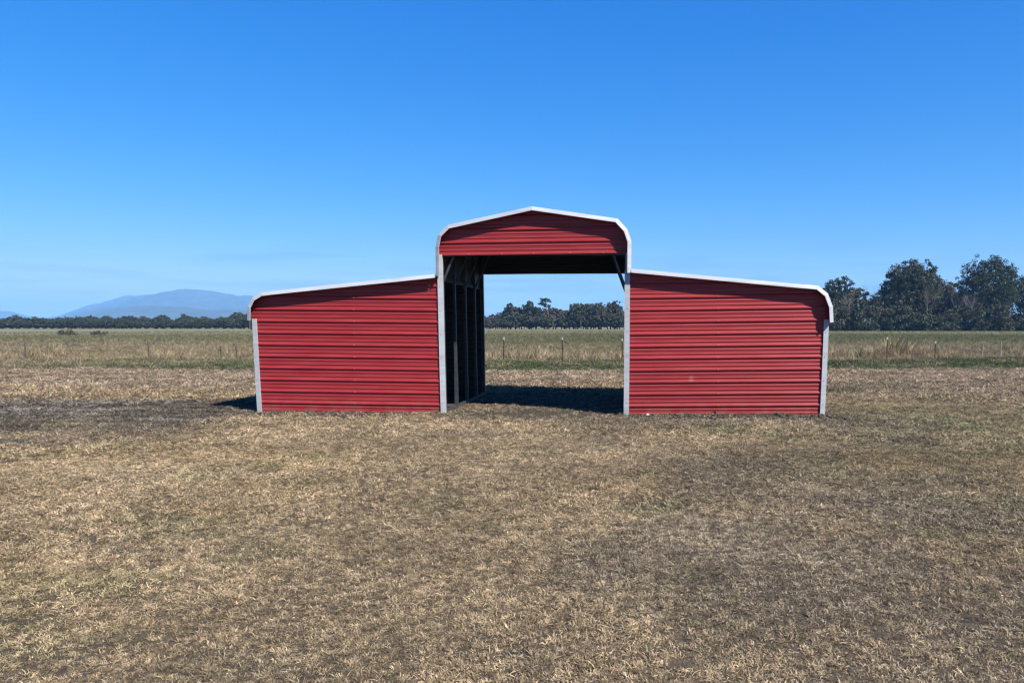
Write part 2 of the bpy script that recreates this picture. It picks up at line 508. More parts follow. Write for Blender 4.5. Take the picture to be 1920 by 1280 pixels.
# ------------------------------------------------------------------ the barn
barn = empty('metal_barn', (0, 0, 0))
tag(barn, 'red ribbed metal barn with raised open centre bay and white trim', 'barn')
D = 4.2
ROOF_C = [(-1.885, 2.70), (-1.875, 3.25), (-1.82, 3.48), (-1.63, 3.66), (0.0, 3.99), (1.63, 3.75), (1.82, 3.55), (1.90, 3.33), (1.90, 2.74)]
ROOF_L = [(-5.70, 1.85), (-5.68, 2.11), (-5.575, 2.29), (-5.38, 2.40), (-1.90, 2.735)]
ROOF_R = [(1.905, 2.82), (5.41, 2.49), (5.60, 2.34), (5.70, 2.10), (5.725, 1.81)]

def miter(poly):
    P = [Vector((x, z)) for x, z in poly]
    N = []
    for i in range(len(P)):
        ns = []
        if i > 0: d = (P[i]-P[i-1]).normalized(); ns.append(Vector((d.y, -d.x)))
        if i < len(P)-1: d = (P[i+1]-P[i]).normalized(); ns.append(Vector((d.y, -d.x)))
        n = sum(ns, Vector((0, 0))); n.normalize()
        n = n / max(0.5, n.dot(ns[0]))
        N.append(n)
    return P, N

def sweep(name, poly, a, b, prof, m, lift=0.0):
    P, N = miter(poly)
    V = []; F = []
    k = len(prof)
    for i in range(a, b+1):
        for off, y in prof:
            p = P[i] + N[i]*(off-lift)
            V.append((p.x, y, p.y))
    for i in range(b-a):
        for j in range(k):
            q = (j+1) % k
            F.append((i*k+j, i*k+q, (i+1)*k+q, (i+1)*k+j))
    F.append(tuple(range(k-1, -1, -1))); F.append(tuple((b-a)*k+j for j in range(k)))
    return mesh_obj(name, V, F, m, barn)

TRIM = [(0.004, 0.06), (0.004, -0.138), (0.056, -0.158), (0.078, -0.163), (0.078, -0.148), (0.056, -0.143), (0.010, -0.126), (0.010, 0.06)]
TRIMB = [(o, D - y) for o, y in TRIM][::-1]
def refine(poly, i, f):
    """insert a point on segment i at fraction f"""
    a, b = poly[i], poly[i+1]
    return poly[:i+1] + [(a[0]+(b[0]-a[0])*f, a[1]+(b[1]-a[1])*f)] + poly[i+1:]
Lp = refine(ROOF_L, 3, 0.045); Rp = refine(ROOF_R, 0, 0.93)
for prof in (TRIM, TRIMB):
    sweep('roof_trim', ROOF_C, 0, 4, prof, M_WHITE)
    sweep('roof_trim', ROOF_C, 4, 8, prof, M_WHITE, 0.002)
    sweep('eave_trim', Lp, 0, 4, prof, M_WHITE)
    sweep('roof_trim', Lp, 4, 5, prof, M_WHITE, 0.003)
    sweep('roof_trim', Rp, 0, 1, prof, M_WHITE)
    sweep('eave_trim', Rp, 1, 5, prof, M_WHITE, 0.003)

# ribbed roof sheets: ribs run along the building
def roof_sheets(poly, y0, y1, m):
    P = [Vector((x, z)) for x, z in poly]
    seg = [(P[i+1]-P[i]).length for i in range(len(P)-1)]
    tot = sum(seg)
    cum = [0]
    for s in seg: cum.append(cum[-1]+s)
    def at(s):
        for i in range(len(seg)):
            if s <= cum[i+1] or i == len(seg)-1:
                d = (P[i+1]-P[i])/seg[i]
                return P[i]+d*(s-cum[i]), Vector((-d.y, d.x))
    st = [(c, 0) for c in cum]
    r = 0.36
    while r < tot-0.06:
        if min(abs(r-c) for c in cum) > 0.05:
            st += [(r-0.03, 0), (r-0.012, 0.02), (r+0.012, 0.02), (r+0.03, 0)]
        r += 0.2325
    st = sorted(set(st))
    cuts = [0]; w = 0.93
    while w < tot-0.3: cuts.append(w); w += 0.93
    cuts.append(tot+1)
    for a, b in zip(cuts[:-1], cuts[1:]):
        e0, e1 = max(0, a-0.03), min(tot, b+0.03)
        ss = sorted(set([q for q in st if e0 < q[0] < e1] + [(e0, 0), (e1, 0)]))
        if len(ss) < 2: continue
        V = []; F = []
        for s, h in ss:
            p, n = at(s)
            p = p + n*(h + 0.002)
            for y in (y0, (y0+y1)/2, y1): V.append((p.x, y, p.y))
        for i in range(len(ss)-1):
            for j in range(2):
                F.append((i*3+j, (i+1)*3+j, (i+1)*3+j+1, i*3+j+1))
        o = mesh_obj('roof_panel', V, F, [m, M_BACK], barn)
        so = o.modifiers.new('thickness', 'SOLIDIFY'); so.thickness = 0.0015; so.offset = -1; so.material_offset = 1
inset = 0.012
def offs(poly, d):
    P, N = miter(poly)
    return [(p.x+n.x*d, p.y+n.y*d) for p, n in zip(P, N)]
roof_sheets([(-1.855, 2.66)] + offs(ROOF_C, 0.032)[1:-1] + [(1.868, 2.70)], -0.11, D+0.11, M_ROOF)
roof_sheets([(-5.668, 1.66)] + offs(ROOF_L, 0.032), -0.11, D+0.11, M_ROOF)
roof_sheets(offs(ROOF_R, 0.032), -0.11, D+0.11, M_ROOF)

# ribbed wall sheets, ribs horizontal
rng = np.random.default_rng(4)
def wall_rows(z0, z1, ribs):
    rows = [(z0, 0.0), (z1, 0.0)]
    for zc in ribs:
        for dz, h in ((-0.027, 0), (-0.013, 0.022), (0.007, 0.022), (0.037, 0)):
            rows.append((zc+dz, h))
        for c in (0.0775, 0.155):
            for dz, h in ((-0.019, 0), (-0.006, 0.0065), (0.006, 0.0065), (0.019, 0)):
                rows.append((zc+c+dz, h))
    return sorted(set(r for r in rows if z0-1e-6 <= r[0] <= z1+1e-6))
def wall_sheet(name, z0, z1, ribs, lim, ypl, face, tilt=0.0, xm=0.0, axis='x', proud=0.0, seed=0):
    """lim(z) gives the ends; face -1 looks towards -y"""
    rows = wall_rows(z0, z1, ribs)
    V = []; F = []; n = 15
    for z, h in rows:
        a, b = lim(z)
        for u in np.linspace(0, 1, n):
            q = a+(b-a)*u
            wob = (float(vnoise(q*1.1+seed, z*2.1, 90)) - 0.5)*0.0025
            zz = z + tilt*(q-xm) + (float(vnoise(q*0.8+seed, z*0.7, 95))-0.5)*0.002
            y = ypl + face*(h+proud+wob)
            V.append((q, y, zz) if axis == 'x' else (y, q, zz))
    for i in range(len(rows)-1):
        for j in range(n-1):
            f = (i*n+j, i*n+j+1, (i+1)*n+j+1, (i+1)*n+j)
            flip = (face > 0) != (axis == 'y')
            F.append(f[::-1] if flip else f)
    o = mesh_obj(name, V, F, [M_RED, M_BACK], barn)
    so = o.modifiers.new('thickness', 'SOLIDIFY'); so.thickness = 0.0015; so.offset = -1; so.material_offset = 1
    return o
def interp_x(poly, z):
    pts = sorted(((q[1], q[0]) for q in poly))
    return float(np.interp(z, [p[0] for p in pts], [p[1] for p in pts]))
PITCH = 0.2335
def wing_lim_L(z): return (interp_x([(-5.62, -1), (-5.62, 1.8)] + offs(ROOF_L, 0.03), z), -1.862)
def wing_lim_R(z): return (1.862, interp_x([(5.64, -1), (5.64, 1.75)] + offs(ROOF_R, 0.03)[1:] + [(1.87, 2.80)], z))
def gable_lim(z):
    P = offs(ROOF_C, 0.03)
    return interp_x(P[1:5] + [(-1.85, 2.5)], z), interp_x(P[4:8] + [(1.87, 2.5)], z)
for lim, z_first, tilt, xm, top in ((wing_lim_L, 0.191, -0.009, -3.6, 2.70), (wing_lim_R, 0.198, 0.012, 3.6, 2.78)):
    for yp, fc in ((0.0, -1), (D, 1)):
        ribs = [z_first+PITCH*k for k in range(-1, 13)]
        k = 0; zb = -0.06; idx = 0
        while zb < top:
            zt = min(top, z_first + PITCH*(4*idx+3) + 0.035)
            wall_sheet('wall_panel', zb, zt, ribs, lim, yp, fc, tilt, xm, proud=0.0, seed=idx*7+abs(xm)+yp)
            zb = zt - 0.075 if zt < top else top
            zb = zt + 0.0 if zt < top else top
            idx += 1
for yp, fc, zb in ((0.0, -1, 3.098), (D, 1, 3.02)):
    wall_sheet('gable_panel', zb, 3.94, [zb+0.022+PITCH*k for k in range(-1, 6)], gable_lim, yp, fc, 0.008, 0.0, seed=3+yp)
    V = []; F = []
    box(V, F, (-1.82, yp+fc*(-0.03)-0.012, zb-0.006), (1.83, yp+fc*(-0.03)+0.012, zb+0.05))
    mesh_obj('header_rail', V, F, M_GALV, barn)
for xs, zt in ((-5.645, 1.86), (5.665, 1.82)):
    sg = 1 if xs > 0 else -1
    wall_sheet('side_panel', -0.04, 0.9, [0.19+PITCH*k for k in range(-1, 9)], lambda z: (0.02, D-0.02), xs-sg*0.03, sg, axis='y', seed=2)
    wall_sheet('side_panel', 0.9, zt+0.1, [0.19+PITCH*k for k in range(-1, 9)], lambda z: (0.02, D-0.02), xs-sg*0.03, sg, axis='y', seed=5)

# white corner trims on the legs (angle pieces)
def corner(name, x0, x1, z1, ypl, fc, ret, lean=0.0, ztop_cut=0.0):
    """front flange x0..x1, return flange on the side given by ret (-1 left, 1 right)"""
    t = 0.003; pr = 0.030
    ya = ypl + fc*pr
    V = []; F = []
    secs = []
    for z in (-0.05, 0.9, z1):
        w = float(rng.uniform(-0.003, 0.003))
        o = lean*z + w
        xr = x0 if ret < 0 else x1
        xo = x1 if ret < 0 else x0
        s = 1 if ret < 0 else -1
        loop = [(xr, ypl - fc*0.07), (xr, ya), (xo, ya + fc*0.004), (xo, ya - fc*0.016), (xo - s*t, ya - fc*0.016), (xo - s*t, ya-fc*t), (xr + s*t, ya-fc*t), (xr + s*t, ypl - fc*0.07)]
        secs.append([(q[0]+o, q[1], z + (ztop_cut*s*(0 if q[0] == xr else 1) if z == z1 else 0)) for q in loop])
    k = 8
    for sct in secs: V += sct
    for i in range(2):
        for j in range(k):
            q = (j+1) % k
            F.append((i*k+j, i*k+q, (i+1)*k+q, (i+1)*k+j))
    F.append(tuple(range(k))); F.append(tuple(2*k+j for j in range(k)))
    return mesh_obj(name, V, F, M_WHITE, barn)
for yp, fc in ((0.0, -1), (D, 1)):
    corner('corner_trim', -5.655, -5.56, 1.88, yp, fc, -1)
    corner('corner_trim', 5.575, 5.67, 1.86, yp, fc, 1)
    corner('corner_trim', -1.875, -1.775, 3.11 if fc < 0 else 3.03, yp, fc, 1)
    corner('corner_trim', 1.775, 1.878, 2.80, yp, fc, -1)
# trim strip on the upper part of the right bay corner
V = []; F = []
box(V, F, (1.79, -0.026, 2.80), (1.874, -0.001, 3.12)); mesh_obj('corner_trim', V, F, M_WHITE, barn)

# frame: legs, rafters, braces, base rails in galvanised tube
W = 0.057
for i, y in enumerate((0.06, 1.06, 2.1, 3.14, D-0.06)):
    for sx in (-1, 1):
        xl = -1.80 if sx < 0 else 1.805
        V = []; F = []; bar(V, F, (xl, y, 0.03), (xl, y, 3.3), W); mesh_obj('post', V, F, M_GALV, barn)
        if 0 < i < 4:   # sleeve at the foot of the leg
            V = []; F = []; bar(V, F, (xl, y, 0.0), (xl, y, 0.62 + 0.1*(i % 2)), W+0.012); mesh_obj('post_sleeve', V, F, M_GALV, barn)
        if i < 4:
            V = []; F = []; bar(V, F, (xl+(-sx)*0.02, y+0.04, 2.62 if sx < 0 else 2.50), (xl+(-sx)*0.42, y+0.04, 3.55), 0.036); mesh_obj('knee_brace', V, F, M_GALV, barn)
        xo = -5.585 if sx < 0 else 5.605
        V = []; F = []; bar(V, F, (xo, y, 0.03), (xo, y, 2.0), W); mesh_obj('post', V, F, M_GALV, barn)
        pl = offs(ROOF_L if sx < 0 else ROOF_R, 0.055)
        V = []; F = []
        for a, b in zip(pl[:-1], pl[1:]): bar(V, F, (a[0], y, a[1]), (b[0], y, b[1]), 0.055)
        mesh_obj('rafter', V, F, M_GALV, barn)
    pl = offs(ROOF_C, 0.055)
    V = []; F = []
    for a, b in zip(pl[:-1], pl[1:]): bar(V, F, (a[0], y, a[1]), (b[0], y, b[1]), 0.055)
    mesh_obj('rafter', V, F, M_GALV, barn)
for x, y0, y1 in ((-1.80, 0.05, D-0.05), (1.805, 0.05, D-0.05), (-5.585, 0.05, D-0.05), (5.605, 0.05, D-0.05)):
    V = []; F = []; bar(V, F, (x, y0, 0.035), (x, y1, 0.035), 0.06); mesh_obj('base_rail', V, F, M_GALV, barn)
for x in (-1.80, 1.805):   # rails that carry the wing roofs
    V = []; F = []; bar(V, F, (x*1.045, 0.09, 2.66), (x*1.045, D-0.09, 2.66), 0.05); mesh_obj('wing_rail', V, F, M_GALV, barn)
for sx in (-1, 1):
    V = []; F = []; bar(V, F, (sx*1.87, 0.045, 0.04), (sx*5.56, 0.045, 0.04), 0.05); mesh_obj('base_rail', V, F, M_GALV, barn)

# screws
def screws(pts, m, y_off, r=0.009):
    V = []; F = []
    for x, y, z in pts:
        b = len(V)
        for yy, rr in ((y, r*1.5), (y-0.004, r*1.5), (y-0.004, r), (y-0.010, r*0.8)):
            for q in range(6):
                a = q*math.pi/3
                V.append((x+rr*math.cos(a), yy, z+rr*math.sin(a)))
        for i in range(3):
            for q in range(6):
                s = (q+1) % 6
                F.append((b+i*6+q, b+i*6+s, b+(i+1)*6+s, b+(i+1)*6+q))
        F.append(tuple(b+18+q for q in range(6)))
    o = mesh_obj('screws', V, F, m, barn); o['kind'] = 'stuff'
pts = []
for k in range(10):
    pts.append((-3.62+0.012*k*0.5, -0.021, 0.191+PITCH*k - 0.009*(-0.02)))
    pts.append((3.62-0.012*k*0.5, -0.021, 0.198+PITCH*k))
pts += [(x, -0.021, 3.122+0.008*x) for x in (-1.25, -0.6, 0.02, 0.72, 1.36)]
screws(pts, M_RSCREW, 0, 0.008)
pts = []
for z in np.arange(0.2, 2.6, 0.46):
    pts += [(-1.83, -0.031, z), (1.835, -0.031, z+0.05)]
    if z < 1.7: pts += [(-5.61, -0.031, z), (5.62, -0.031, z+0.04)]
for poly in (ROOF_C, ROOF_L, ROOF_R):
    Pn, Nn = miter(poly)
    for i in range(len(Pn)):
        p = Pn[i] + Nn[i]*0.055
        pts.append((p.x, -0.152, p.y))
screws(pts, M_SCREW, 0, 0.008)

# ------------------------------------------------------------------ fence
fence = empty('wire_fence', (0, 21, 0))
tag(fence, 'low wire fence of thin posts crossing the field behind the barn', 'fence')
inv = Vector((0, -21, 0))
def fence_post(x, h, kind, lean=0.0):
    y = float(fence_y(x)); z = float(gz(x, y))
    V = []; F = []
    if kind == 'tee':       # T section steel post
        w = 0.05
        box(V, F, (-w/2, -0.004, -0.1), (w/2, 0.004, h)); box(V, F, (-0.004, 0.004, -0.1), (0.004, 0.042, h))
        for k in range(int(h/0.09)):
            box(V, F, (-0.012, -0.012, 0.12+k*0.085), (0.012, -0.004, 0.145+k*0.085))
        m = M_POST
    elif kind == 'wood':
        tube(V, F, [(0, 0, -0.1), (0.01, 0, h*0.5), (0, 0, h)], [0.036, 0.033, 0.03], 8); m = M_WOODPOST
    else:
        tube(V, F, [(0, 0, -0.1), (0, 0, h*0.5), (0, 0, h)], [0.03, 0.028, 0.026], 8); m = M_PALEPOST
    o = mesh_obj('post', V, F, m, fence)
    o.location = Vector((x, y, z)) + inv
    o.rotation_euler = (0, lean, 0)
    if kind == 'tee':
        V = []; F = []
        box(V, F, (-0.028, -0.008, h-0.11), (0.028, 0.046, h+0.010))
        t = mesh_obj('post_tip', V, F, M_POSTTIP, o)
for x, h, k, l in ((-27.0, 1.15, 'wood', 0.02), (-21.74, 0.95, 'wood', -0.02), (-18.2, 0.7, 'wood', 0.04), (-17.4, 0.75, 'wood', 0.0), (-14.9, 1.1, 'tee', 0),
                   (-12.1, 1.1, 'tee', 0.01), (-9.4, 1.1, 'tee', 0), (-6.7, 1.1, 'tee', -0.01), (-4.04, 1.17, 'tee', 0.015), (-1.23, 1.17, 'tee', -0.01),
                   (1.6, 1.1, 'tee', 0), (4.4, 1.1, 'tee', 0.01), (7.2, 1.1, 'tee', 0), (10.0, 1.1, 'tee', 0.01), (12.8, 0.62, 'pale', 0.02), (14.4, 1.16, 'tee', -0.02), (17.1, 0.95, 'tee', 0.0),
                   (20.4, 0.75, 'pale', 0.03), (21.8, 0.92, 'pale', -0.02), (25.0, 1.0, 'tee', 0), (-30, 1.1, 'wood', 0), (-34, 1.1, 'wood', 0.02)):
    fence_post(x, h, k, l)
for hz, r in ((0.25, 0.0018), (0.55, 0.0018), (0.85, 0.0018)):
    V = []; F = []
    xs = np.linspace(-45, 40, 140)
    tube(V, F, [(x, float(fence_y(x))-21-0.02, float(gz(x, fence_y(x)))+hz+0.02*math.sin(x*2.2)) for x in xs], [r]*len(xs), 4)
    mesh_obj('wire', V, F, M_WIRE, fence)

# ------------------------------------------------------------------ trees
def leaf_mesh(V, F, C, cen, rad, n, size, rnd, cols, flat=0.75):
    for _ in range(n):
        d = rnd.normal(size=3); d /= np.linalg.norm(d)
        p = cen + d*rad*rnd.uniform(0.25, 1.0)**0.6*np.array((1, 1, flat))
        a = rnd.normal(size=3); a /= np.linalg.norm(a)
        b = np.cross(a, d + 0.3*rnd.normal(size=3)); b /= (np.linalg.norm(b)+1e-9)
        s = size*rnd.uniform(0.6, 1.4)
        k = len(V)
        V += [tuple(p-a*s*0.6), tuple(p+b*s*0.42), tuple(p+a*s*0.6), tuple(p-b*s*0.42)]
        F.append((k, k+1, k+2, k+3))
        c = cols[rnd.integers(len(cols))]*rnd.uniform(0.7, 1.35)
        C.append(c*0.85)
def set_face_col(o, name, C):
    me = o.data
    at = me.color_attributes.new(name, 'FLOAT_COLOR', 'CORNER')
    c = np.repeat(np.array(C), 4, axis=0)
    at.data.foreach_set('color', np.concatenate([c, np.ones((len(c), 1))], 1).astype(np.float32).ravel())

def grow(rnd, V, F, p, d, length, rad, level, maxl, tips, spread, up, kids=(3, 5), k=5):
    n = 4 if level < 2 else 3
    pts = [p]; rr = [rad]
    q = Vector(p); dd = Vector(d)
    for i in range(n):
        dd = (dd + Vector(rnd.normal(size=3))*0.16 + Vector((0, 0, up))*0.25).normalized()
        q = q + dd*(length/n)
        pts.append(tuple(q)); rr.append(rad*(1-0.55*(i+1)/n))
    tube(V, F, pts, rr, max(3, k-level))
    if level >= maxl:
        tips.append(np.array(q)); return
    for c in range(rnd.integers(kids[0], kids[1]+1)):
        f = rnd.uniform(0.35, 1.0) if level else rnd.uniform(0.45, 1.0)
        i = min(n-1, int(f*n)); t = f*n-i
        pp = Vector(pts[i]).lerp(Vector(pts[i+1]), min(1, t))
        ax = Vector(rnd.normal(size=3)); ax = (ax - dd*ax.dot(dd)).normalized()
        ang = rnd.uniform(0.5, 1.0)*spread
        nd_ = (dd*math.cos(ang) + ax*math.sin(ang)).normalized()
        grow(rnd, V, F, tuple(pp), nd_, length*rnd.uniform(0.5, 0.78), rr[i]*0.6, level+1, maxl, tips, spread, up, kids, k)
    tips.append(np.array(q))

EVERG = [np.array(c) for c in ((0.040, 0.052, 0.026), (0.030, 0.042, 0.024), (0.055, 0.062, 0.030), (0.072, 0.062, 0.036), (0.048, 0.058, 0.036))]
OLIVE = [np.array(c) for c in ((0.060, 0.066, 0.034), (0.085, 0.076, 0.045), (0.050, 0.056, 0.032), (0.10, 0.082, 0.05))]
DULL = [np.array(c) for c in ((0.115, 0.105, 0.080), (0.15, 0.135, 0.105), (0.085, 0.086, 0.060), (0.065, 0.075, 0.05))]
PINE = [np.array(c) for c in ((0.040, 0.056, 0.028), (0.055, 0.068, 0.034), (0.034, 0.046, 0.026))]

def leafy_tree(name, seed, h, w, base, nclump, nleaf, size, cols, ragged=0.5, bark=M_BARK, peak=1.0, airy=1.0):
    """broad tree: crown between base*h and h, width w"""
    rnd = np.random.default_rng(seed)
    t = empty(name)
    V = []; F = []; tips = []
    th = h*max(0.22, base+0.05)
    tube(V, F, [(0, 0, -0.3), (0.1, 0, th*0.5), (rnd.uniform(-.3, .3), 0, th)], [h*0.030, h*0.023, h*0.019], 7)
    for i in range(6):
        a = i*math.pi/3 + rnd.uniform(-.4, .4)
        grow(rnd, V, F, (0, 0, th*rnd.uniform(0.75, 1.0)), (math.cos(a)*0.75, math.sin(a)*0.75, rnd.uniform(0.7, 1.5)), h*0.36, h*0.012, 1, 3, tips, 0.8, 0.25, (2, 3))
    # keep limbs inside the crown
    V = [(x*min(1, 0.46*w/max(0.1, math.hypot(x, y))), y*min(1, 0.46*w/max(0.1, math.hypot(x, y))), min(z, h*0.93)) for x, y, z in V]
    mesh_obj('trunk', V, F, bark, t)
    V = []; F = []; C = []
    nclump = int(nclump*2.9)
    ph = rnd.uniform(0, 6.28, size=(7, 3)); fr = rnd.uniform(1.6, 5.5, size=(7, 3))
    zc = h*(base + (1-base)*0.44); up = h - zc - w*0.05; dn = zc - base*h
    for i in range(nclump):
        d = rnd.normal(size=3); d /= np.linalg.norm(d)
        lump_ = sum(math.sin(float(np.dot(d, fr[q])*1.0 + ph[q, 0]))*(0.5 if q > 3 else 1) for q in range(7))/5.5
        r = rnd.uniform(0.12, 1.0)**0.42*(0.90 + (0.13+0.12*ragged)*lump_)*rnd.uniform(0.94, 1.0+0.12*ragged)
        if rnd.random() < 0.10*ragged: continue
        cen = np.array((d[0]*r*w*0.46, d[1]*r*w*0.46, zc + d[2]*r*(up if d[2] > 0 else dn)))
        tone = rnd.uniform(0.75, 1.35)
        leaf_mesh(V, F, C, cen, rnd.uniform(0.5, 1.05)*w*0.064*airy, int(nleaf*1.5), size*0.78, rnd, [q*tone for q in cols])
    k_ = h/max(v[2] for v in V)
    V = [(a, b, c*k_) for a, b, c in V]
    o = mesh_obj('crown', V, F, M_LEAF, t)
    set_face_col(o, 'leaf', C)
    return t

def bare_tree(name, seed, h, w, bark=M_PALEBARK, kids=(3, 4), thick=1.0):
    rnd = np.random.default_rng(seed)
    t = empty(name)
    V = []; F = []
    lean = rnd.uniform(-0.06, 0.06)
    top = (lean*h, 0, h*0.5)
    tube(V, F, [(0, 0, -0.3), (lean*h*0.3, 0.05, h*0.2), (lean*h*0.7, 0, h*0.36), top], [h*0.014*thick, h*0.011*thick, h*0.009*thick, h*0.007*thick], 6)
    mesh_obj('trunk', V, F, bark, t)
    V = []; F = []; tips = []
    for i in range(9):
        a = i*2.4 + rnd.uniform(-.4, .4)
        f = rnd.uniform(0.35, 1.0)
        p = (lean*h*f, 0, h*0.5*f)
        grow(rnd, V, F, p, (math.cos(a)*0.6, math.sin(a)*0.6, rnd.uniform(0.9, 1.7)), h*rnd.uniform(0.24, 0.34), h*0.0052*thick, 1, 4, tips, 0.62, 0.35, kids)
    m = max(v[2] for v in V); wx = max(abs(v[0]) for v in V)
    kx = min(1.0, 0.5*w/wx)
    V = [(x*kx, y*kx, z*(h/m) if z > h*0.5 else z) for x, y, z in V]
    mesh_obj('branches', V, F, bark if bark is M_PALEBARK else M_TWIG, t)
    return t

def pine_tree(name, seed, h, w, lean=0.0, clear=0.6):
    rnd = np.random.default_rng(seed)
    t = empty(name)
    V = []; F = []
    bend = [(0, 0, -0.3), (lean*0.1, 0, h*0.25), (-lean*0.1, 0, h*0.5), (-lean*0.7, 0, h*0.72), (-lean, 0, h*0.95)]
    tube(V, F, bend, [h*0.019, h*0.016, h*0.014, h*0.011, h*0.004], 7)
    brs = []
    for i in range(16):
        z = h*rnd.uniform(clear-0.05, 0.95); a = rnd.uniform(0, 6.28); L_ = w*0.5*rnd.uniform(0.5, 1.0)*(1.05-0.4*(z/h-clear)/(1-clear))
        x0 = -lean*(z/h)
        e = (x0+math.cos(a)*L_, math.sin(a)*L_, z+rnd.uniform(0.0, 0.12)*h*0.6)
        tube(V, F, [(x0, 0, z), ((x0+e[0])/2, e[1]/2, z+0.02*h), e], [h*0.005, h*0.0035, h*0.0015], 4)
        brs.append(e)
    mesh_obj('trunk', V, F, M_PALEBARK, t)
    V = []; F = []; C = []
    for e in brs:
        for q in range(3):
            leaf_mesh(V, F, C, np.array(e)+rnd.normal(size=3)*w*0.05, w*0.11, 40, 0.34, rnd, PINE, 0.55)
    leaf_mesh(V, F, C, np.array((-lean, 0, h*0.95)), w*0.14, 60, 0.34, rnd, PINE)
    o = mesh_obj('crown', V, F, M_LEAF, t); set_face_col(o, 'leaf', C)
    return t

def bush(name, seed, h, w, cols, n=26, size=0.3):
    rnd = np.random.default_rng(seed)
    t = empty(name)
    V = []; F = []
    for i in range(7):
        a = rnd.uniform(0, 6.28); s = rnd.uniform(0.1, 0.4)*w
        tube(V, F, [(0, 0, -0.1), (math.cos(a)*s*0.5, math.sin(a)*s*0.5, h*0.4), (math.cos(a)*s, math.sin(a)*s, h*0.85)], [0.05, 0.035, 0.012], 4)
    mesh_obj('stems', V, F, M_TWIG, t)
    V = []; F = []; C = []
    for i in range(n):
        a = rnd.uniform(0, 6.28); r = w*0.5*math.sqrt(rnd.uniform(0, 0.8)); zz = h*rnd.uniform(0.08, 0.9)*(1-0.5*(r/(w*0.5))**2)
        leaf_mesh(V, F, C, np.array((math.cos(a)*r, math.sin(a)*r, zz)), 0.17*w, 52, size, rnd, cols)
    o = mesh_obj('crown', V, F, M_LEAF, t); set_face_col(o, 'leaf', C)
    return t

def place(t, px, Y, label=None, cat='tree', group=None, rz=None, sc=1.0, sz=None):
    """stand a thing at distance Y on the line of sight of column px"""
    x, _ = pxh(px, 609, Y)
    t.location = (x, Y, float(gz(x, Y)))
    if rz is not None: t.rotation_euler = (0, 0, rz)
    t.scale = (sc, sc, sz or sc)
    tag(t, label, cat, group)
    return t
RN = random.Random(11)

# right-hand grove
place(leafy_tree('evergreen_tree', 101, 23.0, 22.5, 0.06, 380, 26, 0.55, EVERG + OLIVE[:1], 0.45, peak=1.0), 1704, 232, 'tallest dense domed evergreen in the middle of the right-hand grove')
place(leafy_tree('evergreen_tree', 102, 17.6, 14.5, 0.06, 220, 24, 0.52, EVERG, 0.5), 1566, 236, 'round dark evergreen just right of the barn roof corner')
place(leafy_tree('leafy_tree', 103, 23.8, 22.0, 0.10, 360, 24, 0.45, EVERG + PINE, 0.6), 1850, 228, 'big loose-crowned tree with sky showing through, near the right edge')
place(leafy_tree('leafy_tree', 104, 16.5, 15.0, 0.1, 200, 24, 0.5, DULL + OLIVE, 0.7), 1772, 240, 'brownish broad tree between the dome tree and the loose-crowned tree')
place(leafy_tree('leafy_tree', 105, 14.0, 12.0, 0.08, 150, 24, 0.5, DULL + EVERG[:2], 0.7), 1602, 238, 'dull grey-green tree right beside the round evergreen by the barn')
place(leafy_tree('leafy_tree', 106, 13.5, 13.0, 0.08, 150, 24, 0.5, OLIVE + DULL[:1], 0.7), 1652, 244, 'low olive tree in the dip left of the tallest evergreen')
place(bare_tree('bare_tree', 201, 17.0, 9.0), 1616, 240, 'pale bare tree in the gap left of the tallest evergreen')
place(bare_tree('bare_tree', 202, 18.0, 12.0, thick=0.9), 1738, 222, 'pale bare tree with tall trunk in front of the tallest evergreen')
place(bare_tree('bare_tree', 203, 15.0, 11.0), 1655, 229, 'thin grey bare tree at the left foot of the tallest evergreen')
place(bare_tree('bare_tree', 204, 16.0, 9.0), 1790, 224, 'pale forked bare tree between the two tallest trees on the right')
place(bare_tree('bare_tree', 205, 26.0, 14.0), 1938, 226, 'tall bare tree cut by the right edge of the view')
place(bare_tree('bare_tree', 206, 14.0, 8.0, bark=M_BARK), 1583, 226, 'dark bare tree nearest the barn in the right-hand grove')
place(bare_tree('bare_tree', 207, 13.0, 9.0, bark=M_BARK), 1820, 221, 'dark bare tree at the left foot of the loose-crowned tree')
place(leafy_tree('evergreen_tree', 107, 19.0, 17.0, 0.1, 190, 24, 0.5, EVERG, 0.6), 1945, 236, 'dark evergreen beyond the right edge of the view')
bushA = bush('undergrowth_bush', 301, 5.0, 7.0, EVERG, 30, 0.42)
bushB = bush('undergrowth_bush', 302, 6.5, 7.5, DULL[2:] + EVERG, 34, 0.42)
first = {0: True, 1: True}
UL = 'dark undergrowth bush along the foot of the right-hand grove'
for i, px in enumerate(np.arange(1548, 1990, 15)):
    k = i % 2
    src = (bushA, bushB)[k]
    o = src if first[k] else copy_tree(src)
    first[k] = False
    place(o, float(px)+RN.uniform(-5, 5), 219+RN.uniform(-2, 5), UL, 'bush', 'undergrowth of the right-hand grove', RN.uniform(0, 6.2), RN.uniform(0.9, 1.3), RN.uniform(0.8, 1.6))

